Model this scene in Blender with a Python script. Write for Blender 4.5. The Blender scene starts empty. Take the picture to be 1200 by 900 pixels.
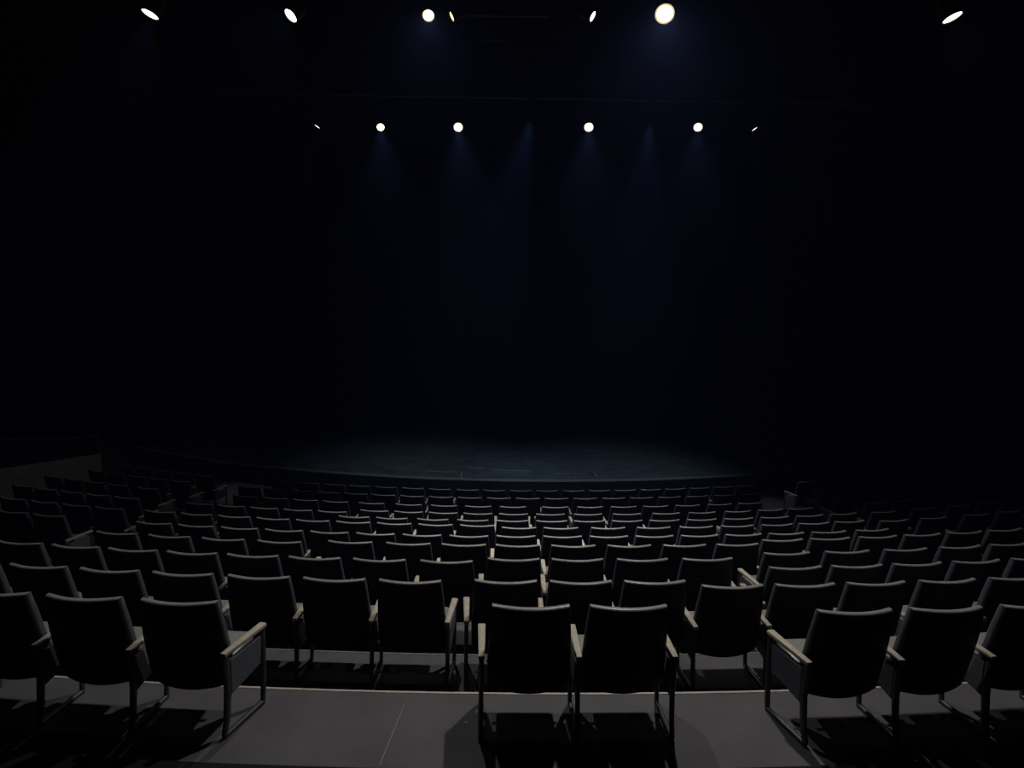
import bpy, bmesh, math, random
from mathutils import Matrix, Vector
random.seed(7)
SC = bpy.context.scene
COL = SC.collection

# ------------------------------------------------------------------ camera
F, PITCH, ROLL, CZ = 720.0, math.radians(6.4), math.radians(1.0), 4.46
cam = bpy.data.cameras.new('camera')
cam.sensor_width = 36.0
cam.lens = F * 36.0 / 1200.0
cam.clip_end = 200
camo = bpy.data.objects.new('camera', cam)
camo.matrix_world = (Matrix.Translation((0, 0, CZ)) @ Matrix.Rotation(math.pi / 2 - PITCH, 4, 'X')
                     @ Matrix.Rotation(ROLL, 4, 'Z'))
COL.objects.link(camo)
SC.camera = camo

# ------------------------------------------------------------------ world, haze, exposure
w = bpy.data.worlds.new('world')
SC.world = w
w.use_nodes = True
nt = w.node_tree
bg = nt.nodes['Background']
bg.inputs['Color'].default_value = (0.2, 0.25, 1.0, 1)
bg.inputs['Strength'].default_value = 0.003
HAZE = 0.0011
vs = nt.nodes.new('ShaderNodeVolumeScatter')
vs.inputs['Color'].default_value = (0.27, 0.38, 1.0, 1)
vs.inputs['Density'].default_value = HAZE
vs.inputs['Anisotropy'].default_value = 0.0
if HAZE > 0:
    nt.links.new(vs.outputs[0], nt.nodes['World Output'].inputs['Volume'])
SC.view_settings.view_transform = 'Standard'
SC.view_settings.look = 'None'
SC.view_settings.gamma = 1
SC.view_settings.use_curve_mapping = False
SC.view_settings.exposure = 0.0
KEY = 1.0          # overall strength of the theatre lamps
SC.cycles.max_bounces = 4
SC.cycles.diffuse_bounces = 2
SC.cycles.glossy_bounces = 2
SC.cycles.volume_bounces = 0

# ------------------------------------------------------------------ helpers
def ray(x, y):
    """world direction of a photo pixel"""
    u, v = (x - 600) / F, (450 - y) / F
    return (camo.matrix_world.to_3x3() @ Vector((u, v, -1))).normalized()

def on_level(x, y, h):
    """point on a level plane h below the lens"""
    d = ray(x, y)
    t = -h / d.z
    return d.x * t, d.y * t

def mat(name, col, rough=0.6, spec=0.4, metal=0.0, noise=0.0, scale=20.0, bump=0.0, emit=None, strength=0.0, sheen=0.0):
    m = bpy.data.materials.new(name)
    m.use_nodes = True
    t = m.node_tree
    b = t.nodes['Principled BSDF']
    b.inputs['Base Color'].default_value = (*col, 1)
    b.inputs['Roughness'].default_value = rough
    b.inputs['Specular IOR Level'].default_value = spec
    b.inputs['Metallic'].default_value = metal
    if sheen:
        b.inputs['Sheen Weight'].default_value = sheen
    if emit:
        b.inputs['Emission Color'].default_value = (*emit, 1)
        b.inputs['Emission Strength'].default_value = strength
    if noise or bump:
        tc = t.nodes.new('ShaderNodeTexCoord')
        n = t.nodes.new('ShaderNodeTexNoise')
        n.inputs['Scale'].default_value = scale
        n.inputs['Detail'].default_value = 5
        t.links.new(tc.outputs['Object'], n.inputs['Vector'])
        if noise:
            r = t.nodes.new('ShaderNodeValToRGB')
            r.color_ramp.elements[0].position = 0.3
            r.color_ramp.elements[1].position = 0.7
            r.color_ramp.elements[0].color = (*[c * (1 - noise) for c in col], 1)
            r.color_ramp.elements[1].color = (*[min(1, c * (1 + noise)) for c in col], 1)
            t.links.new(n.outputs['Fac'], r.inputs['Fac'])
            t.links.new(r.outputs['Color'], b.inputs['Base Color'])
        if bump:
            bp = t.nodes.new('ShaderNodeBump')
            bp.inputs['Strength'].default_value = bump
            bp.inputs['Distance'].default_value = 0.01
            t.links.new(n.outputs['Fac'], bp.inputs['Height'])
            t.links.new(bp.outputs['Normal'], b.inputs['Normal'])
    return m

M_CUSH = mat('seat_vinyl', (0.22, 0.216, 0.212), rough=0.36, spec=0.6, noise=0.10, scale=60, bump=0.02)
M_SIDE = mat('cushion_side_tone', (0.055, 0.06, 0.075), rough=0.7, spec=0.3, noise=0.15, scale=70)
M_SHELL = mat('back_shell_plastic', (0.006, 0.006, 0.009), rough=0.6, spec=0.2, noise=0.15, scale=80)
M_ARM = mat('armrest_pale_wood', (0.42, 0.385, 0.32), rough=0.55, spec=0.3, noise=0.12, scale=35)
M_FRAME = mat('frame_black_steel', (0.045, 0.045, 0.05), rough=0.45, spec=0.4, noise=0.1, scale=40)
M_PANEL = mat('side_panel_cloth', (0.12, 0.132, 0.155), rough=0.8, spec=0.2, noise=0.15, scale=90, bump=0.05)
M_FLOOR = mat('tier_concrete_paint', (0.084, 0.082, 0.089), rough=0.75, spec=0.25, noise=0.14, scale=3.0, bump=0.03)
M_NOSE = mat('nosing_metal', (0.42, 0.40, 0.36), rough=0.45, spec=0.5, noise=0.1, scale=12)
M_DARK = mat('dark_carpet', (0.012, 0.014, 0.02), rough=0.9, spec=0.1, noise=0.2, scale=40)
M_STAGE = mat('stage_deck_paint', (0.05, 0.063, 0.075), rough=0.55, spec=0.4, noise=0.3, scale=2.2, bump=0.03)
M_EDGE = mat('stage_edge_strip', (0.16, 0.16, 0.15), rough=0.6, spec=0.3, noise=0.15, scale=9)
M_TAPE = mat('pale_tape', (0.30, 0.32, 0.30), rough=0.7, spec=0.2, noise=0.3, scale=15)
M_WALL = mat('black_wall_paint', (0.010, 0.010, 0.014), rough=0.9, spec=0.1, noise=0.2, scale=2)
M_DRAPE = mat('black_drape', (0.008, 0.008, 0.012), rough=0.95, spec=0.05, noise=0.2, scale=30)
M_PARA = mat('grey_parapet', (0.16, 0.155, 0.15), rough=0.85, spec=0.2, noise=0.12, scale=4)
M_CAN = mat('lamp_can_black', (0.006, 0.006, 0.007), rough=0.7, spec=0.15, noise=0.1, scale=30)
M_PIPE = mat('pipe_dark_steel', (0.05, 0.05, 0.055), rough=0.5, spec=0.4, metal=0.3, noise=0.1, scale=30)

def smooth(me, ang=40):
    for p in me.polygons:
        p.use_smooth = True
    try:
        me.set_sharp_from_angle(angle=math.radians(ang))
    except Exception:
        pass

def mesh(name, bm, m, sm=True, ang=40):
    me = bpy.data.meshes.new(name)
    bmesh.ops.recalc_face_normals(bm, faces=bm.faces)
    bm.to_mesh(me)
    bm.free()
    me.materials.append(m)
    if sm:
        smooth(me, ang)
    return me

def add(name, me, parent=None, loc=(0, 0, 0), rz=0.0):
    o = bpy.data.objects.new(name, me)
    o.location = loc
    o.rotation_euler = (0, 0, rz)
    if parent:
        o.parent = parent
    COL.objects.link(o)
    return o

def tag(o, label, cat, group=None):
    o['label'] = label
    o['category'] = cat
    if group:
        o['group'] = group
    return o

def box(bm, x0, x1, y0, y1, z0, z1, bev=0.0, seg=2):
    r = bmesh.ops.create_cube(bm, size=1.0)
    for v in r['verts']:
        v.co = Vector((x0 + (v.co.x + .5) * (x1 - x0), y0 + (v.co.y + .5) * (y1 - y0), z0 + (v.co.z + .5) * (z1 - z0)))
    if bev:
        es = list({e for v in r['verts'] for e in v.link_edges})
        bmesh.ops.bevel(bm, geom=es, offset=bev, segments=seg, affect='EDGES', profile=0.5)
    return r['verts']

def tube(bm, pts, rx, ry=None, n=10, up=Vector((1, 0, 0)), caps=True):
    """sweep an ellipse along points; rx along 'up', ry across"""
    ry = ry or rx
    pts = [Vector(p) for p in pts]
    rings = []
    for i, p in enumerate(pts):
        t = (pts[min(i + 1, len(pts) - 1)] - pts[max(i - 1, 0)]).normalized()
        a = (up - t * up.dot(t)).normalized()
        b = t.cross(a)
        rxx = rx[i] if isinstance(rx, (list, tuple)) else rx
        ryy = ry[i] if isinstance(ry, (list, tuple)) else ry
        rings.append([bm.verts.new(p + a * rxx * math.cos(k * math.tau / n) + b * ryy * math.sin(k * math.tau / n)) for k in range(n)])
    for i in range(len(rings) - 1):
        for k in range(n):
            bm.faces.new((rings[i][k], rings[i][(k + 1) % n], rings[i + 1][(k + 1) % n], rings[i + 1][k]))
    if caps:
        bm.faces.new(rings[0][::-1])
        bm.faces.new(rings[-1])

# ------------------------------------------------------------------ seat parts (origin on the floor under the top of the backrest, +y to the stage)
TOPZ = 0.83
PITCHX = 0.575
FX = 0.279

def back_point(u, v, hwo=0.0):
    hw = 0.252 - 0.026 * max(0.0, v) ** 2.6 + hwo
    y = 0.13 * max(0.0, 1 - v) ** 1.25 + 0.05 * (u * u - 1)
    z = 0.220 + (TOPZ - 0.012 - 0.220) * v + 0.03 * u * u * (1 - v)
    return Vector((u * hw, y, z))

def slab(layers, nu=10, nv=8, bulge=None):
    """closed padded slab: layers = (forward offset, edge inset)"""
    bm = bmesh.new()
    grids = []
    n = len(layers)
    for li, (off, ins) in enumerate(layers):
        g = []
        for j in range(nv + 1):
            row = []
            for i in range(nu + 1):
                u = -1 + 2 * i / nu
                v = j / nv
                vv = v * (1 - 2 * ins / 0.57) + ins / 0.57
                p = back_point(u * (1 - ins / 0.245), vv)
                f = off * (1 - 0.16 * max(0.0, (v - 0.7) / 0.3) ** 2)
                if bulge and li == n - 1:
                    f += bulge * (1 - u ** 4) * max(0.0, math.sin(math.pi * v)) ** 0.6
                row.append(bm.verts.new((p.x, p.y + f, p.z)))
            g.append(row)
        grids.append(g)
    for g, fl in ((grids[0], True), (grids[-1], False)):
        for j in range(nv):
            for i in range(nu):
                q = (g[j][i], g[j][i + 1], g[j + 1][i + 1], g[j + 1][i])
                bm.faces.new(q if fl else q[::-1])
    def rim(g):
        return ([g[0][i] for i in range(nu)] + [g[j][nu] for j in range(nv)]
                + [g[nv][i] for i in range(nu, 0, -1)] + [g[j][0] for j in range(nv, 0, -1)])
    for a, b in zip(grids[:-1], grids[1:]):
        ra, rb = rim(a), rim(b)
        for k in range(len(ra)):
            k2 = (k + 1) % len(ra)
            bm.faces.new((ra[k], rb[k], rb[k2], ra[k2]))
    for g in grids[1:-1]:
        for row in g[1:-1]:
            for v in row[1:-1]:
                bm.verts.remove(v)
    return bm

ME_SHELL = mesh('back_shell', slab([(0.0, 0.006), (0.006, 0.0), (0.014, 0.0)]), M_SHELL)
ME_BACK = mesh('back_cushion', slab([(0.0142, 0.002), (0.022, -0.003), (0.030, -0.004), (0.056, -0.003), (0.070, 0.007)], bulge=0.015), M_CUSH, ang=60)

ME_BACK.materials.append(M_SIDE)
for q in ME_BACK.polygons:                            # darker tone on the faces turned sideways
    if abs(q.normal.x) > 0.75:
        q.material_index = 1

bm = bmesh.new()
vs_ = box(bm, -0.249, 0.249, 0.10, 0.43, 0.315, 0.40, 0.022, 3)
for v in bm.verts:                                   # seat dips to the back, rounded front lip
    k = (v.co.y - 0.10) / 0.33
    v.co.z += 0.03 * k - 0.012 * (1 - (v.co.x / 0.249) ** 2) * (1 if v.co.z > 0.36 else 0)
    if v.co.z < 0.37 and k > 0.6:
        v.co.z += 0.04 * (k - 0.6)
ME_SEAT = mesh('seat_cushion', bm, M_CUSH, ang=60)

bm = bmesh.new()
box(bm, -0.023, 0.023, -0.025, 0.345, 0.500, 0.528, 0.008, 2)
for v in bm.verts:
    k = (v.co.y + 0.025) / 0.37
    v.co.x *= 0.82 + 0.28 * k
    v.co.z += 0.012 * k
ME_ARM = mesh('armrest', bm, M_ARM)
bm = bmesh.new()
tube(bm, [(0, -0.005, 0.502), (0, 0.012, 0.30), (0, -0.008, 0.10), (0, -0.03, 0.028), (0, -0.025, 0.0)], [.015, .015, .015, .015, .014], [.034, .031, .025, .022, .019])
ME_RLEG = mesh('leg', bm, M_FRAME)
bm = bmesh.new()
tube(bm, [(0, 0.325, 0.508), (0, 0.33, 0.30), (0, 0.325, 0.10), (0, 0.315, 0.0)], [.015, .015, .015, .014], [.028, .025, .021, .018])
ME_FLEG = mesh('leg', bm, M_FRAME)
bm = bmesh.new()
tube(bm, [(0, -0.028, 0.018), (0, 0.0, 0.015), (0, 0.29, 0.015), (0, 0.318, 0.018)], .016, .015, up=Vector((1, 0, 0)))
ME_RUN = mesh('floor_runner', bm, M_FRAME)
bm = bmesh.new()
pv = []
for x in (-0.014, 0.014):
    pv.append([bm.verts.new((x, y, z)) for y, z in ((0.022, 0.24), (0.295, 0.29), (0.308, 0.475), (0.02, 0.468))])
bm.faces.new(pv[0]); bm.faces.new(pv[1][::-1])
for k in range(4):
    bm.faces.new((pv[0][k], pv[1][k], pv[1][(k + 1) % 4], pv[0][(k + 1) % 4]))
bmesh.ops.bevel(bm, geom=list(bm.edges), offset=0.008, segments=2, affect='EDGES')
ME_PANEL = mesh('side_panel', bm, M_PANEL)
bm = bmesh.new()
tube(bm, [(-FX + 0.015, 0.30, 0.312), (FX - 0.03, 0.30, 0.312)], .012, .012, up=Vector((0, 0, 1)), n=8)
ME_BEAM = mesh('seat_rail', bm, M_FRAME)

def side_frame(parent, x, splay=0.0, panel=False):
    for nm, me in (('armrest', ME_ARM), ('leg', ME_RLEG), ('leg', ME_FLEG), ('floor_runner', ME_RUN)) + (('side_panel', ME_PANEL),):
        add(nm, me, parent, (x, 0, 0), splay)

def seat(x, y, z, rz, label, group, left_end=False, right_end=False, sl=0.0, sr=0.0, fx=0.283):
    e = bpy.data.objects.new('theatre_seat', None)
    e.empty_display_size = 0.2
    e.location = (x, y, z)
    e.rotation_euler = (0, 0, rz)
    COL.objects.link(e)
    tag(e, label, 'seat', group)
    add('back_shell', ME_SHELL, e)
    add('back_cushion', ME_BACK, e)
    add('seat_cushion', ME_SEAT, e)
    add('seat_rail', ME_BEAM, e)
    side_frame(e, -fx, sl, left_end)
    if right_end:
        side_frame(e, 0.281, -sr, True)
    return e

# ------------------------------------------------------------------ where the seats stand: ends of each backrest top in the photo (x0 y0 x1 y1)
ROWS = {
    'L1': '-60 690 32 697  48 695 143 701  157.5 702 256 706',
    'C1': '576 709 669 710  691 709.5 785 711',
    'R1': '954.5 715 1053 713  1064 713.5 1163 711.5  1173 712 1270 707',
    'L2': '-80 656 -5 661  3 661 74 665.6  88 665.6 159 670  175 670 247 673  267 673 338 676  355 676 427 678  444 679 515 680',
    'C2': '565 680 633 680.5  650 681 717 681  734 681 802 681',
    'R2': '818 682 889 682  905 683.5 977 683  993 683 1066 682  1081 682 1154 680.5  1165 680 1238 677',
    'L3': '-12 633 45 638.5  55 638 111 643  122 643 179 647  193 646 249 649  265 648.5 322 651  338 651 396 652.5  416 652.5 473 654  496 654 554 654',
    'C3': '573.5 654 631.5 654.5  649 655 705 655  725.5 655 782 655  803 655.5 859 653',
    'Ra': '898 663 955.5 663  972.5 663 1030 663  1044 662 1102 660  1113 659 1171 655.5  1179 654 1237 651',
    'Rb': '899 649 953 649  970 647 1022 645  1040 644 1090 642  1101 640 1150 637  1157 636 1198 631.5',
    'L4': '109 622.5 156 626.5  167.5 626 222.5 630  234 629 286 632  301 632 352 634.5',
    'C4': '382 635 433 636  453 636.5 503.5 638  519.5 638 568 638.5  582 638.5 631 638.5  648 638.5 695.5 638.5  714.5 639 762 638.5  780 638 827 638  842 637 888.5 636.5',
    'R4': '900 635 945.5 634  958 633 999 632  1012.5 630 1054 628  1063 626 1103.5 624  1112 623.5 1149 620  1154 619.5 1191 616',
    'L5': '154 611 200 614  208 614.6 250 616  260 616.5 303 619  314 620 355.6 622  368 622.5 410 623.5  421 624.6 464 625.6  474 626 517 626  529 627.5 570.6 628',
    'C5': '582.5 628 627 628  640 628 680.6 628  693 628.5 734 628  745 628 786 628  797 628 835.6 628  848 626 886 626  900 625 940 623.5  955 623 992 621.6  1006 620.5 1042 617.5',
    'L6': '185 600 211 600  215.6 601 250 603  259 604 294 605.6  302.5 606 337.5 608  348 608 384 609.5  393 610 430 611.6  436 612.5 472.5 613.6  486 614.6 521 616  533 617 571 617.5',
    'C6': '582.5 617 624 617.7  637 617.5 674 618  692.5 617.5 734 617  749 617 787 617  800 616.6 837 617  849 616 885 616  900 615.6 933 616  942.5 615 975.6 614.6  985 614 1016 611.5',
    'C7': '400 604 427.5 606  440 605 476 608  489 608 525 608.5  536 609 573 609  583 609 619.5 609  630.5 609.6 663.5 608.7  674 609.5 708 609.5  719.5 609 750 609  761 609 796 608.7  806 608.6 840 608.6  850 608 884.5 607  896 607 927.5 606.5  939 606 969 604  979 603.6 1007.5 601',
    'L7': '243 590.6 273 592.5  281 593.5 312 594.6  316 595 346 597  347 597 378 598  382 597.5 411 600',
    'C8': '415 598 449 598  456 598.5 487 599.5  497 599 531.5 600  540 601 574 601.5  583.5 601 618.5 601.6  627 601 660 601.5  670 601.5 705 601.5  716 601.5 752 601  764.5 601.5 800 600.5  808 600.5 842 600  850 599 885 598.5  891 598 920 596  928 595.6 947 594',
    'C9': '270 581.5 300 583  309 583 334 584.6  341 584 370 587  372.5 587 406 588  417.5 588.4 449 589.6  460.6 590.6 495 591.5  504 590.6 536 592  544 592.5 575 592.5  585 593 615 593.5  637.5 593.8 668 593.5  680 593.5 708 593.5  718 593 747 592.5  753.5 592.5 784 591.5  792 592 822 591.5  830 591 860 590.5  866 589.5 892 588.6',
    'C10': '281 571 304 572  312 572.4 337 573.6  344 574 369 576  374 576 401 577  408 578 435 579  441 579.5 468 580  472 581 500 581  503 581.5 531 582  534 582.5 564 583  571 583 598 583  657 583 686 583  696 583 724 583  733 582.5 768 582  773 582 799 581.5  805 581 834 580.5  838 579.5 865 578.5  872 578 892 577',
    'C11': '319 562 340 563  350 563.5 374 565.5  380 566.5 402 568  408 568.6 432 569.6  438 570 465 571  471 571.5 497 572.5  502 572.5 528 573  535 573.5 563 574  570 574 597 574.5  602 574.5 627 574.5  632 574.5 653 574.5  657 574.5 681 574.5  686 574.5 714 574.5  720 574 746 573.5  752 573 774 573  780 572.5 803 572  808 572 833 571  839 570.5 860 569.5  866 569 880 568.5',
    'FLa': '223 556 247 559',
    'FLb': '150 556 170 559  172 559.5 192 562  195 562 220 564.5',
    'FLc': '75 561 92 563  93 563 121 566  121 565.6 152 569  155 570 187 574',
    'FLd': '17 567 40 570  40 570 66 574  67 574 99 578  100 578 125 580.5  126 580.6 158 584',
    'FLe': '0 580 36 586  40 586 66 590  67 589 100 594  102.5 594 131 595.6',
    'FLf': '2 596 28 601  30 601 68 607.5',
    'FRa': '936 564.4 958 564',
    'FRb': '959 570.5 980 569  981 569 1005 567.5  1007 566.5 1030 565.5',
    'FRc': '980 579 1004 578.5  1005 578 1028 576.5  1029 576 1052 574.5  1052 574 1076 572',
    'FRd': '1011 589 1042 587  1049 586.5 1072 584.5  1077 583.5 1107 581  1109 581 1127 579.5',
    'FRe': '1013 602 1056 598  1066 598.5 1104 594.6  1115 594 1140 591.5  1145 590 1169 586.6  1170 586.5 1194 583',
    'FRf': '1034 612.5 1076 610  1086 610 1120 607.5  1133 605 1169 601  1173 601 1203 597.5',
}
HR = {1: 1.69, 2: 1.94, 3: 2.13, 4: 2.35, 5: 2.59, 6: 2.78, 7: 2.98, 8: 3.145, 9: 3.31, 10: 3.47, 11: 3.63}
HX = {'Ra': 2.07, 'Rb': 2.21, 'L7': 3.06, 'FLa': HR[11], 'FLb': HR[10], 'FLc': HR[9], 'FLd': 3.06, 'FLe': HR[6], 'FLf': HR[5],
      'FRa': HR[11], 'FRb': HR[10], 'FRc': HR[9], 'FRd': HR[8], 'FRe': HR[7], 'FRf': HR[6]}
CX, CY = -0.5, 36.0                                   # the rows are arcs about a point far upstage
def drop(k):
    return HX.get(k) or HR[int(k[1:])]
def level(h):
    return CZ - h - TOPZ
def med(a):
    a = sorted(a)
    return a[len(a) // 2] if len(a) % 2 else (a[len(a) // 2] + a[len(a) // 2 - 1]) / 2

POS = {}                                              # key -> (radius, [angles])
for k, s in ROWS.items():
    v = [float(a) for a in s.split()]
    pts = [on_level((v[i] + v[i + 2]) / 2, (v[i + 1] + v[i + 3]) / 2, drop(k)) for i in range(0, len(v), 4)]
    th = [math.atan2(x - CX, CY - y) for x, y in pts]
    r = med([math.hypot(x - CX, CY - y) for x, y in pts])
    if k == 'C10':                                    # two seats whose edges the photo loses
        i = max(range(len(th) - 1), key=lambda q: th[q + 1] - th[q])
        a, b = th[i], th[i + 1]
        th[i + 1:i + 1] = [a + (b - a) / 3, a + 2 * (b - a) / 3]
    n = len(th)
    if n > 3:                                         # even the spacing out
        mi, mt = (n - 1) / 2, sum(th) / n
        sl = sum((i - mi) * (t - mt) for i, t in enumerate(th)) / sum((i - mi) ** 2 for i in range(n))
        th = [0.7 * t + 0.3 * (mt + sl * (i - mi)) for i, t in enumerate(th)]
    pm = 0.555 / r
    for it in range(60):
        for i in range(n - 1):
            d = pm - (th[i + 1] - th[i])
            if d > 0:
                th[i] -= d / 2; th[i + 1] += d / 2
    th = [t + {'Ra': 0.05, 'L7': -0.22, 'FRe': 0.05}.get(k, 0.0) / r for t in th]
    POS[k] = [r, th]
for a, b in (('FLa', 'C11'), ('FLb', 'C10'), ('FLc', 'C9'), ('FLe', 'L6'), ('FLf', 'L5'), ('FLd', 'L7'),
             ('FRa', 'C11'), ('FRb', 'C10'), ('FRc', 'C9'), ('FRd', 'C8'), ('FRe', 'C7'), ('FRf', 'C6')):
    POS[a][0] = 0.5 * (POS[a][0] + POS[b][0])
def extend(k, n, side):
    r, th = POS[k]
    for _ in range(n):
        if side < 0: th.insert(0, th[0] - PITCHX / r)
        else: th.append(th[-1] + PITCHX / r)
extend('FLa', 4, -1); extend('FLb', 2, -1); extend('FLc', 1, -1)
extend('FRa', 4, 1); extend('FRb', 3, 1); extend('FRc', 2, 1); extend('FRd', 2, 1)

ORD = ['first', 'second', 'third', 'fourth', 'fifth', 'sixth', 'seventh', 'eighth', 'ninth', 'tenth', 'eleventh', 'twelfth', 'thirteenth',
       'fourteenth', 'fifteenth', 'sixteenth', 'seventeenth', 'eighteenth', 'nineteenth', 'twentieth', 'twenty-first', 'twenty-second']
GROUPS = [   # keys in one counted run, block, row wording
    (['L1'], 'left block', 'nearest row'), (['C1'], 'middle pair', 'nearest row'), (['R1'], 'right block', 'nearest row'),
    (['L2'], 'left block', 'second row from the camera'), (['C2', 'R2'], 'middle and right block', 'second row from the camera'),
    (['L3', 'C3'], 'left and middle block', 'third row from the camera'),
    (['Ra'], 'right block', 'third row from the camera'), (['Rb'], 'right block', 'fourth row from the camera'),
    (['L4', 'C4', 'R4'], 'main block', 'fourth row from the camera'),
    (['L5', 'C5'], 'main block', 'fifth row from the camera'), (['L6', 'C6'], 'main block', 'sixth row from the camera'),
    (['C7'], 'main block', 'seventh row from the camera'), (['L7', 'C8'], 'main block', 'fourth row from the stage'),
    (['C9'], 'main block', 'third row from the stage'), (['C10'], 'main block', 'second row from the stage'),
    (['C11'], 'main block', 'front row before the stage'),
    (['FLa'], 'far left block', 'front row'), (['FLb'], 'far left block', 'second row from the stage'), (['FLc'], 'far left block', 'third row from the stage'),
    (['FLd'], 'far left block', 'fourth row from the stage'), (['FLe'], 'far left block', 'fifth row from the stage'), (['FLf'], 'far left block', 'rearmost row'),
    (['FRa'], 'far right block', 'front row'), (['FRb'], 'far right block', 'second row from the stage'), (['FRc'], 'far right block', 'third row from the stage'),
    (['FRd'], 'far right block', 'fourth row from the stage'), (['FRe'], 'far right block', 'fifth row from the stage'), (['FRf'], 'far right block', 'rearmost row'),
]
def build_seats():
    for keys, block, row in GROUPS:
        run = [(k, t) for k in keys for t in POS[k][1]]
        run.sort(key=lambda q: q[1])
        n = len(run)
        for it in range(80):                          # neighbours in one run never crowd each other
            for i in range(n - 1):
                (k0, t0), (k1, t1) = run[i], run[i + 1]
                if abs(POS[k0][0] - POS[k1][0]) < 0.6:
                    d = 0.557 / POS[k0][0] - (t1 - t0)
                    if d > 0:
                        run[i] = (k0, t0 - d / 2); run[i + 1] = (k1, t1 + d / 2)
        for i, (k, t) in enumerate(run):
            r = POS[k][0]
            x, y = CX + r * math.sin(t), CY - r * math.cos(t)
            nxt = run[i + 1] if i + 1 < n else None
            prv = run[i - 1] if i else None
            far = lambda q: q is None or abs(q[1] - t) * r > 0.66 or abs(POS[q[0]][0] - r) > 0.12
            sl = {'L1': .05, 'R1': .17}.get(k, 0.06) if far(prv) else 0.0
            sr = {'L1': .22, 'C1': 0.0}.get(k, 0.06) if far(nxt) else 0.0
            if k == 'C1': sl = 0.03 if far(prv) else 0
            lab = 'dark padded theatre seat, %s from left, %s, %s' % (ORD[i], row, block)
            seat(x, y, level(drop(k)), t, lab, 'theatre seats', far(prv), far(nxt), sl, sr, 0.287 if far(prv) else min(0.30, (t - prv[1]) * r / 2))

# ------------------------------------------------------------------ raked floor
def arc_slab(r0, r1, z0, z1, a0, a1, cx=CX, cy=CY, step=0.012):
    """solid ring piece, r0 nearer the stage"""
    n = max(2, int(abs(a1 - a0) / step))
    bm = bmesh.new()
    secs = []
    for i in range(n + 1):
        a = a0 + (a1 - a0) * i / n
        s, c = math.sin(a), -math.cos(a)
        secs.append([bm.verts.new((cx + r * s, cy + r * c, z)) for r, z in ((r0, z0), (r1, z0), (r1, z1), (r0, z1))])
    for i in range(n):
        for k in range(4):
            bm.faces.new((secs[i][k], secs[i][(k + 1) % 4], secs[i + 1][(k + 1) % 4], secs[i + 1][k]))
    bm.faces.new(secs[0]); bm.faces.new(secs[-1][::-1])
    return bm

NOSE = 0.43
RAD = {i: POS[{1: 'C1', 2: 'C2', 3: 'C3'}.get(i, 'C%d' % i)][0] for i in range(1, 12)}
AL, AR = -0.43, 0.46
SL, SR = math.radians(-4.3), math.radians(4.8)
ZF = level(HR[11])                                    # level floor before the stage (0)
bm = bmesh.new()
box(bm, -14, 14, -6, 30, ZF - 0.3, ZF - 0.02)
floor = add('floor', mesh('floor', bm, M_FLOOR, False))
floor['kind'] = 'structure'
def tier(rin, rout, z, a0, a1, m=M_FLOOR, nose=True):
    o = add('tier', mesh('tier', arc_slab(rin, rout, ZF - 0.02, z, a0, a1), m, True, 30), floor)
    if nose:
        add('nosing', mesh('nosing', arc_slab(rin - 0.004, rin + 0.014, z - 0.02, z + 0.003, a0, a1), M_NOSE if nose == 2 else M_EDGE, True, 30), o)
    return o
lists = {
    'mid': (SL, SR, [(RAD[i], level(HR[i])) for i in range(1, 12)]),
}
rl7 = POS['L7'][0]; rra = POS['Ra'][0]; rrb = POS['Rb'][0]
full = lambda i: (RAD[i], level(HR[i]))
seq_all = {1, 2, 4, 5, 6, 9, 10, 11}
# boundaries (radius of each nosing) per sector
def build_sector(a0, a1, seq):
    prev = None
    for r, z in seq:
        if prev is not None:
            tier(r - NOSE, prev - NOSE, z, a0, a1)
        prev = r
def build_floor():
    # rearmost tier and the landing behind it
    t1 = tier(RAD[1] - NOSE, RAD[1] + 0.33, level(HR[1]), AL, AR, nose=2)
    tier(RAD[1] + 0.33, RAD[1] + 9.0, level(HR[1]) + 0.05, AL, AR, M_DARK, False)
    build_sector(AL, AR, [full(1), full(2)])
    build_sector(AL, SR, [full(2), full(3), full(4)])
    build_sector(SR, AR, [full(2), (rra, level(HX['Ra'])), (rrb, level(HX['Rb'])), full(4)])
    build_sector(AL, AR, [full(4), full(5), full(6)])
    build_sector(SL, AR, [full(6), full(7), full(8), full(9)])
    build_sector(AL, SL, [full(6), (rl7, level(HX['L7'])), full(9)])
    build_sector(AL, AR, [full(9), full(10)])
    # level front: row 11 stands on it
    add('tier', mesh('tier', arc_slab(RAD[11] - 3.6, RAD[10] - NOSE, ZF - 0.02, ZF, AL, AR), M_FLOOR, True, 30), floor)
    # pale seam between two floor sheets on the rearmost tier
    z = level(HR[1])
    h = CZ - z
    p0, p1 = Vector((*on_level(475, 823, h), z)), Vector((*on_level(445, 896, h), z))
    d = (p1 - p0).normalized(); nrm = Vector((-d.y, d.x, 0)) * 0.0013
    bm = bmesh.new()
    a = [bm.verts.new(p) for p in (p0 - nrm * .5, p0 + nrm * .5, p1 + nrm, p1 - nrm)]
    f = bm.faces.new(a)
    r = bmesh.ops.extrude_face_region(bm, geom=[f])
    for v in [q for q in r['geom'] if isinstance(q, bmesh.types.BMVert)]:
        v.co.z += 0.0015
    add('floor_seam', mesh('floor_seam', bm, M_NOSE, False), t1)
build_floor()

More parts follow.
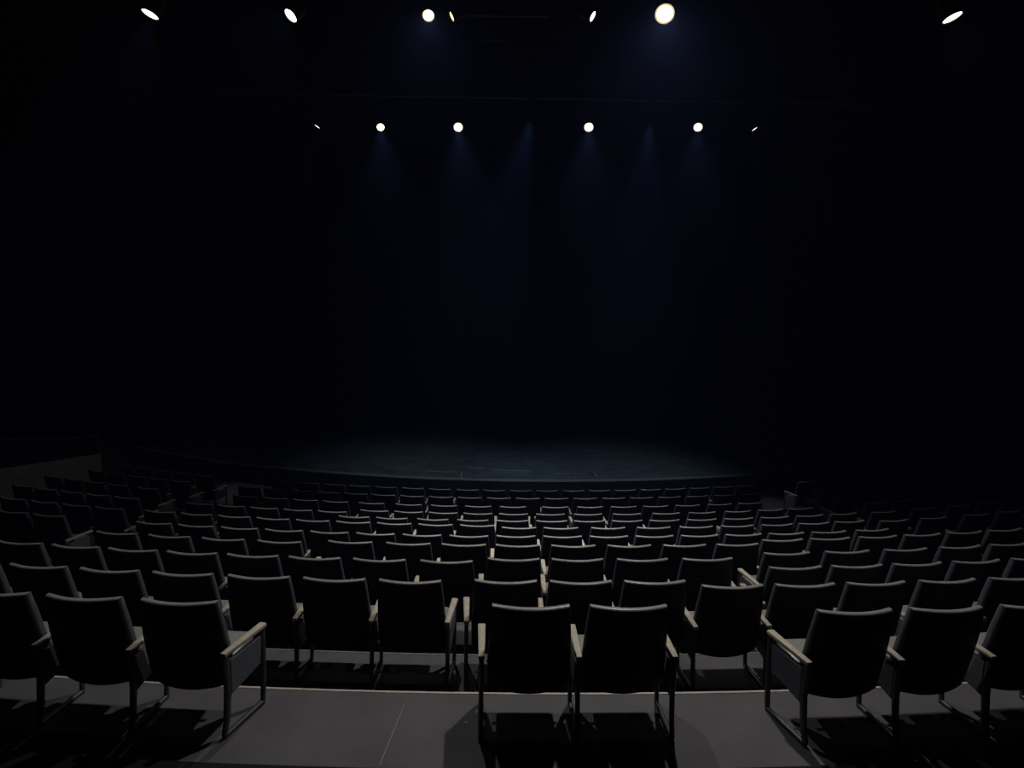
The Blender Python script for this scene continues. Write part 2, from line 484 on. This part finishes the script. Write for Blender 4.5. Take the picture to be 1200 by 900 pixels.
# ------------------------------------------------------------------ stage
SX, SY, SRD, SZ = -0.145, 35.2, 20.76, CZ - 3.95
def build_stage():
    st = bpy.data.objects.new('stage', None)
    st.location = (0, 14.45, 0)
    COL.objects.link(st)
    tag(st, 'low black stage with a wide curved front edge and dark deck', 'stage')
    off = Vector((0, -14.45, 0))
    def part(name, bm, m, sm=False):
        bmesh.ops.translate(bm, verts=bm.verts, vec=off)
        return add(name, mesh(name, bm, m, sm, 30), st)
    a = 0.56
    part('fascia', arc_slab(SRD - 0.05, SRD - 0.01, ZF, SZ - 0.03, -a, a, SX, SY), M_WALL, True)
    part('edge_strip', arc_slab(SRD - 0.07, SRD, SZ - 0.035, SZ + 0.004, -a, a, SX, SY), M_EDGE, True)
    yarc = lambda x: SY - math.sqrt(max(0.0, (SRD - 0.07) ** 2 - (x - SX) ** 2)) + 0.004
    # deck sheets, cut to the curve at the front
    y0 = 14.4
    for j in range(8):
        ya, yb = y0 + j * 1.22, y0 + (j + 1) * 1.22 - 0.006
        sh = 0.0 if j % 2 else 1.22
        for i in range(-5, 5):
            xa, xb = i * 2.44 + sh + 0.3, (i + 1) * 2.44 + sh + 0.3 - 0.006
            xa, xb = max(xa, -10.4), min(xb, 10.6)
            if xb - xa < 0.1:
                continue
            n = 6
            cols = []
            for q in range(n + 1):
                x = xa + (xb - xa) * q / n
                lo = max(ya, yarc(x))
                cols.append((x, min(lo, yb), yb))
            if all(c[2] - c[1] < 0.01 for c in cols):
                continue
            bm = bmesh.new()
            zt = SZ + random.uniform(-0.0015, 0.0015)
            vv = []
            for x, lo, hi in cols:
                vv.append([bm.verts.new((x, yy, zz)) for yy, zz in ((lo, SZ - 0.02), (hi, SZ - 0.02), (hi, zt), (lo, zt))])
            for q in range(n):
                for k in range(4):
                    try:
                        bm.faces.new((vv[q][k], vv[q][(k + 1) % 4], vv[q + 1][(k + 1) % 4], vv[q + 1][k]))
                    except ValueError:
                        pass
            bm.faces.new(vv[0]); bm.faces.new(vv[-1][::-1])
            bmesh.ops.remove_doubles(bm, verts=bm.verts, dist=0.0005)
            part('deck_sheet', bm, M_STAGE)
    h = CZ - SZ - 0.003
    for (xa, ya_, xb, yb_) in ((544, 547.5, 567, 549), (649, 554.7, 688, 554.7), (697, 554, 700, 559), (575, 550.5, 622, 552), (541, 553, 540, 561), (500, 552, 528, 553)):
        p0, p1 = on_level(xa, ya_, h), on_level(xb, yb_, h)
        p0, p1 = Vector((*p0, SZ + 0.002)), Vector((*p1, SZ + 0.002))
        d = (p1 - p0).normalized(); nr = Vector((-d.y, d.x, 0)) * 0.009
        bm = bmesh.new()
        f = bm.faces.new([bm.verts.new(p) for p in (p0 - nr, p0 + nr, p1 + nr, p1 - nr)])
        r = bmesh.ops.extrude_face_region(bm, geom=[f])
        for v in [q for q in r['geom'] if isinstance(q, bmesh.types.BMVert)]:
            v.co.z += 0.0012
        part('tape_mark', bm, M_TAPE)
build_stage()

# ------------------------------------------------------------------ room shell
def slab_obj(name, x0, x1, y0, y1, z0, z1, m):
    bm = bmesh.new(); box(bm, x0, x1, y0, y1, z0, z1)
    o = add(name, mesh(name, bm, m, False)); o['kind'] = 'structure'
    return o
slab_obj('wall_left', -14.0, -13.8, -6, 30, -0.3, 9.2, M_WALL)
slab_obj('wall_right', 13.8, 14.0, -6, 30, -0.3, 9.2, M_WALL)
slab_obj('wall_back', -14, 14, 29.8, 30, -0.3, 9.2, M_WALL)
slab_obj('wall_front', -14, 14, -6.2, -6, -0.3, 9.2, M_WALL)
slab_obj('ceiling', -14, 14, -6.2, 30, 9.2, 9.4, M_WALL)

def drape(x0, x1, y, z0, z1, label, waves):
    bm = bmesh.new()
    n = max(24, int((x1 - x0) * 26))
    def prof(k, yy):
        x = x0 + (x1 - x0) * k / n
        return x, y + yy + 0.06 * math.sin(k / n * waves * math.tau) + 0.015 * math.sin(k * 1.7)
    rows = []
    for yy in (0.0, 0.02):
        for z in (z0, z1):
            rows.append([bm.verts.new((*prof(k, yy), z)) for k in range(n + 1)])
    f0, f1, b0, b1 = rows
    for a, b in ((f0, f1), (b1, b0), (f1, b1), (b0, f0)):
        for k in range(n):
            bm.faces.new((a[k], a[k + 1], b[k + 1], b[k]))
    bm.faces.new((f0[0], f1[0], b1[0], b0[0])); bm.faces.new((f0[n], b0[n], b1[n], f1[n]))
    o = add('stage_curtain', mesh('stage_curtain', bm, M_DRAPE, True, 60))
    tag(o, label, 'curtain', 'black stage drapes')
    return o
drape(-9.5, 9.7, 24.6, SZ, 8.6, 'wide pleated black curtain closing the back of the stage', 44)
xl = ray(290, 400); xr = ray(932, 400)
dl = 18.2
drape(-11.4, xl.x / xl.y * dl, dl, SZ, 8.6, 'narrow black side curtain at the left edge of the stage', 9)
drape(xr.x / xr.y * dl, 11.6, dl, SZ, 8.6, 'narrow black side curtain at the right edge of the stage', 9)

# ledge, balustrade and doorway on the far left
def left_side():
    h = 3.3
    a = Vector((*on_level(-60, 559, h), 0)); b = Vector((*on_level(118, 532, h), 0))
    d = (b - a).normalized(); n = Vector((d.y, -d.x, 0)) * -1
    zt = CZ - h
    def prism(z0, z1, t, s=0.0, e=1.0, off=0.0):
        bm = bmesh.new()
        p = a + (b - a) * s + n * off; q = a + (b - a) * e + n * off
        lo = [bm.verts.new((*v.xy, z0)) for v in (p, q, q + n * t, p + n * t)]
        hi = [bm.verts.new((*v.xy, z1)) for v in (p, q, q + n * t, p + n * t)]
        bm.faces.new(lo[::-1]); bm.faces.new(hi)
        for k in range(4):
            bm.faces.new((lo[k], lo[(k + 1) % 4], hi[(k + 1) % 4], hi[k]))
        return bm
    o = add('parapet_wall', mesh('parapet_wall', prism(ZF, zt, 0.18), M_PARA, False))
    tag(o, 'low grey parapet wall behind the far left seats', 'wall')
    e = bpy.data.objects.new('balustrade', None)
    e.location = (a + b) / 2 + Vector((0, 0, zt))
    COL.objects.link(e)
    tag(e, 'dark solid balustrade with thin top rail on the grey parapet', 'railing')
    off = -e.location
    def part(nm, bm, m):
        bmesh.ops.translate(bm, verts=bm.verts, vec=off)
        add(nm, mesh(nm, bm, m), e)
    hl, hr = 0.68, 0.40                                # the rail falls towards the stage
    bm = prism(zt, zt + 0.4, 0.03, 0.01, 0.985, 0.05)
    for v in bm.verts:
        if v.co.z > zt + 0.2:
            f = (Vector((v.co.x, v.co.y, 0)) - a).dot(d) / (b - a).length
            v.co.z = zt + hl + (hr - hl) * f - 0.03
    part('infill_panel', bm, M_WALL)
    bm = bmesh.new()
    p = a + n * 0.065 + Vector((0, 0, zt + hl)); q = b + n * 0.065 + Vector((0, 0, zt + hr))
    tube(bm, [p, q], 0.018, up=Vector((0, 0, 1)))
    part('top_rail', bm, M_PIPE)
    for s in (0.02, 0.35, 0.68, 0.995):
        bm = bmesh.new()
        c = a + (b - a) * s + n * 0.065
        tube(bm, [c + Vector((0, 0, zt)), c + Vector((0, 0, zt + hl + (hr - hl) * s))], 0.014, up=Vector((1, 0, 0)))
        part('post', bm, M_PIPE)
left_side()
def doorway():
    e = bpy.data.objects.new('door_1', None)
    x0, x1 = -13.8, -13.74
    yc = 18.6 * 1.0
    e.location = (x0, yc, 0.6)
    e['kind'] = 'structure'
    COL.objects.link(e)
    bm = bmesh.new(); box(bm, 0.0, 0.03, -0.5, 0.5, 0.0, 2.1, 0.004); add('door_leaf', mesh('door_leaf', bm, M_DRAPE), e)
    for s in (-1, 1):
        bm = bmesh.new(); box(bm, 0.0, 0.07, s * 0.55 - 0.05, s * 0.55 + 0.05, 0.0, 2.2, 0.004); add('door_jamb', mesh('door_jamb', bm, M_PIPE), e)
    bm = bmesh.new(); box(bm, 0.0, 0.07, -0.6, 0.6, 2.12, 2.22, 0.004); add('door_head', mesh('door_head', bm, M_PIPE), e)
doorway()

build_seats()

# ------------------------------------------------------------------ lamps on the overhead pipes
D1, D2 = 6.67, 10.4                                    # metres ahead; from the shadows the nearest seats cast
def at_depth(x, y, d):
    r = ray(x, y)
    t = d / r.y
    return Vector((0, 0, CZ)) + r * t
right_v = (camo.matrix_world.to_3x3() @ Vector((1, 0, 0)))
up_v = (camo.matrix_world.to_3x3() @ Vector((0, 1, 0)))
def frame_of(n):
    t = Vector((1, 0, 0)) if abs(n.x) < 0.8 else Vector((0, 1, 0))
    a = (t - n * t.dot(n)).normalized()
    return a, n.cross(a)
PIPEZ = {}
def lamp(px, py, depth, rad, label, q=1.0, minor=(0, 1), col=(1, 0.86, 0.66), emit=30.0, watt=0.0, cone=170, aim=None, pz=None, lcol=(1.0, 0.955, 0.90)):
    p = at_depth(px, py, depth)
    v = (Vector((0, 0, CZ)) - p).normalized()
    m = right_v * minor[0] - up_v * minor[1]
    m = (m - v * m.dot(v)).normalized()
    n = (v * q + m * math.sqrt(max(0, 1 - q * q))).normalized()
    return fixture(p, n, rad, label, col, emit, watt, cone, pz, lcol, aim)
def fixture(p, n, rad, label, col, emit, watt, cone, pz, lcol=None, aim=None):
    py_ = D1 + 0.1 if p.y < 8 else D2 + 0.12
    e = bpy.data.objects.new('stage_lamp', None)
    e.location = p
    COL.objects.link(e)
    tag(e, label, 'lamp', 'theatre lamps on the overhead pipes')
    a, b = frame_of(n)
    def ringv(bm, r, d, k=20):
        return [bm.verts.new(a * r * math.cos(i * math.tau / k) + b * r * math.sin(i * math.tau / k) + n * d) for i in range(k)]
    # can: lathe with an open front and a tapering back
    bm = bmesh.new()
    R = rad * 1.12
    rings = [ringv(bm, r, d) for r, d in ((rad * 1.0, 0.0), (rad * 1.0, 0.012), (R, 0.012), (R, -rad * 1.9), (rad * 0.75, -rad * 2.9), (rad * 0.45, -rad * 3.2))]
    for x, y in zip(rings[:-1], rings[1:]):
        for k in range(20):
            bm.faces.new((x[k], x[(k + 1) % 20], y[(k + 1) % 20], y[k]))
    bm.faces.new(rings[-1])
    can = add('can', mesh('can', bm, M_CAN), e)
    bm = bmesh.new()
    c = bm.verts.new(n * 0.0055)
    r0, r1 = ringv(bm, rad * 0.97, 0.0), ringv(bm, rad * (0.76 if emit > 9 else 0.5), 0.004)
    for k in range(20):
        k2 = (k + 1) % 20
        bm.faces.new((r0[k], r0[k2], r1[k2], r1[k])); bm.faces.new((r1[k], r1[k2], c))
    ml = mat('lamp_lens', (0.8, 0.8, 0.8), emit=col, strength=emit)
    me = mesh('lens', bm, ml)
    me.materials.append(mat('lens_rim_glow', (0.8, 0.8, 0.8), emit=(1.0, 0.72, 0.36) if emit > 9 else col, strength=0.85 if emit > 9 else emit))  # bright lamps: the warm halo is painted as a glowing outer ring
    for q in me.polygons:
        if len(q.vertices) == 4:
            q.material_index = 1
    add('lens', me, can)
    # yoke and clamp up to the pipe
    side = Vector((0, 0, 1)).cross(n)
    side = side.normalized() if side.length > 0.1 else Vector((1, 0, 0))
    mid = -n * rad * 1.4
    top = (pz or p.z + 0.3) - p.z
    bm = bmesh.new()
    s = side * (R + 0.012)
    tube(bm, [mid + s, mid + s * 1.05 + Vector((0, 0, top * 0.55)), mid + Vector((0, 0, top * 0.62)), mid - s * 1.05 + Vector((0, 0, top * 0.55)), mid - s], 0.012, 0.006, n=6, up=Vector(n))
    yoke = add('yoke', mesh('yoke', bm, M_CAN), e)
    bm = bmesh.new()
    tube(bm, [mid + Vector((0, 0, top * 0.6)), Vector((mid.x, (py_ if py_ is not None else p.y) - p.y, top - 0.027))], 0.016, n=8, up=Vector((1, 0, 0)))
    add('clamp', mesh('clamp', bm, M_CAN), yoke)
    if watt > 0:
        l = bpy.data.lights.new('lamp_beam', 'SPOT')
        l.energy = watt * KEY
        l.color = lcol or col
        l.spot_size = math.radians(cone)
        l.spot_blend = 1.0
        l.shadow_soft_size = rad * 0.8
        lo = bpy.data.objects.new('lamp_beam', l)
        lo.location = n * 0.03
        bn = n if aim is None else (Vector(aim) - p).normalized()
        lo.rotation_euler = bn.to_track_quat('-Z', 'Y').to_euler()
        lo.parent = e
        COL.objects.link(lo)
    return e

Z1, Z2 = 8.05, 8.0
WARM, AMB, NEU = (1.0, 0.86, 0.66), (1.0, 0.62, 0.25), (1.0, 0.93, 0.82)
lamp(779, 16, D1, 0.100, 'brightest lamp, large round glare right of centre on the nearest pipe', q=.92, emit=180, watt=560, cone=140, aim=(1.0, 3.6, 1.5), pz=Z1, col=WARM)
lamp(502, 18, D1, 0.062, 'bright round lamp left of centre on the nearest pipe', q=.92, emit=110, watt=240, cone=140, aim=(-0.6, 3.6, 1.5), pz=Z1, col=WARM)
lamp(530, 19, D1, 0.049, 'small amber lamp turned sideways beside the bright left lamp', q=0.32, minor=(-.89, .45), emit=3, col=AMB, pz=Z1)
lamp(694, 19, D1, 0.051, 'small white lamp turned sideways between the two bright lamps', q=0.42, minor=(.86, .5), emit=6, col=NEU, pz=Z1)
lamp(341, 18, D1, 0.071, 'white oval lamp left of the bright lamp on the nearest pipe', q=0.55, minor=(-.7, .7), emit=6, watt=50, cone=120, col=NEU, pz=Z1)
lamp(176, 16, D1, 0.081, 'leftmost thin oval lamp on the nearest pipe', q=0.36, minor=(-.37, .93), emit=6, watt=170, cone=60, aim=(-9.6, 12.6, 1.0), col=NEU, pz=Z1)
lamp(1116, 20, D1, 0.088, 'rightmost thin oval lamp on the nearest pipe', q=0.34, minor=(.35, .94), emit=6, watt=40, cone=120, col=NEU, pz=Z1)
lamp(446, 149, D2, 0.066, 'leftmost round glowing lamp in the farther level line', q=.92, emit=60, watt=420, cone=72, aim=(-1.3, 8.9, 0.6), pz=Z2, col=WARM)
lamp(537, 149, D2, 0.078, 'second round glowing lamp from left in the farther line', q=.92, emit=70, watt=540, cone=72, aim=(-0.2, 8.9, 0.6), pz=Z2, col=WARM)
lamp(690, 149, D2, 0.078, 'third round glowing lamp from left in the farther line', q=.92, emit=70, watt=540, cone=72, aim=(1.2, 8.9, 0.6), pz=Z2, col=WARM)
lamp(818, 149, D2, 0.074, 'rightmost round glowing lamp in the farther level line', q=.92, emit=70, watt=420, cone=72, aim=(2.4, 8.9, 0.6), pz=Z2, col=(1.0, 0.82, 0.68))
lamp(372, 148, D2, 0.054, 'faint sliver of a lamp at the left end of farther line', q=0.22, minor=(-.5, .85), emit=2, watt=300, cone=13, aim=(-6.7, 14.6, 0), col=NEU, pz=Z2)
lamp(884, 151, D2, 0.054, 'faint sliver of a lamp at the right end of farther line', q=0.22, minor=(.5, .87), emit=2, watt=300, cone=13, aim=(6.3, 14.2, 0), col=NEU, pz=Z2)
# two extra lamps added on the farther pipe to account for the stage light
for sx, ax, lab in ((0.25, -1.8, 'added black lamp turned to the stage, left of the middle'), (2.2, 2.5, 'added black lamp turned to the stage, right of the middle')):
    p = Vector((sx, D2 + 0.12, Z2 - 0.32))
    fixture(p, (Vector((ax, 14.7, SZ)) - p).normalized(), 0.07, lab, (0.74, 0.90, 1.0), 6, 760, 50, Z2)


def pipe(y, z, x0, x1, label):
    bm = bmesh.new()
    tube(bm, [(x0, 0, 0), (x1, 0, 0)], 0.025, up=Vector((0, 0, 1)), n=12)
    o = add('lighting_pipe', mesh('lighting_pipe', bm, M_PIPE), None, (0, y, z))
    tag(o, label, 'pipe', 'lighting pipes')
    hb = []
    for x in (x0 + 0.6, (x0 + x1) / 2, x1 - 0.6):
        bm = bmesh.new()
        tube(bm, [(x, 0, 0.02), (x, 0, 9.2 - z)], 0.008, up=Vector((1, 0, 0)), n=6)
        add('hanger_rod', mesh('hanger_rod', bm, M_PIPE), o)
pipe(D1 + 0.1, Z1, -7.2, 7.2, 'dark lighting pipe nearest the camera carrying seven lamps')
pipe(D2 + 0.12, Z2, -5.6, 6.0, 'dark lighting pipe farther away carrying six lamps in a level line')

# short crossbar and ladder truss high in the middle
def truss():
    c = at_depth(592, 16, 8.2)
    e = bpy.data.objects.new('ladder_truss', None); e.location = c
    COL.objects.link(e); tag(e, 'dark ladder truss high above the middle seats', 'truss')
    wdt = 0.55
    for dz in (-0.02, 0.32):
        bm = bmesh.new(); tube(bm, [(-wdt, 0, dz), (wdt, 0, dz)], 0.02, up=Vector((0, 0, 1)), n=8); add('chord', mesh('chord', bm, M_PIPE), e)
    for k in range(6):
        x = -wdt + 0.05 + k * (2 * wdt - 0.1) / 5
        bm = bmesh.new(); tube(bm, [(x, 0, -0.02), (x, 0, 0.32)], 0.012, up=Vector((1, 0, 0)), n=6); add('rung', mesh('rung', bm, M_PIPE), e)
    for s in (-1, 1):
        bm = bmesh.new(); tube(bm, [(s * wdt * .8, 0, 0.32), (s * wdt * .8, 0, 9.2 - c.z)], 0.008, up=Vector((1, 0, 0)), n=6); add('hanger_rod', mesh('hanger_rod', bm, M_PIPE), e)
    c = at_depth(569, 47, 8.8)
    bm = bmesh.new()
    tube(bm, [(-0.24, 0, 0), (0.24, 0, 0)], 0.012, up=Vector((0, 0, 1)), n=8)
    tube(bm, [(0.23, 0, 0), (0.23, 0, 9.2 - c.z)], 0.007, up=Vector((1, 0, 0)), n=6)
    tube(bm, [(-0.23, 0, 0), (-0.23, 0, 9.2 - c.z)], 0.007, up=Vector((1, 0, 0)), n=6)
    o = add('cross_bar', mesh('cross_bar', bm, M_PIPE), None, c)
    tag(o, 'short thin hanging bar below the ladder truss', 'bar')
truss()
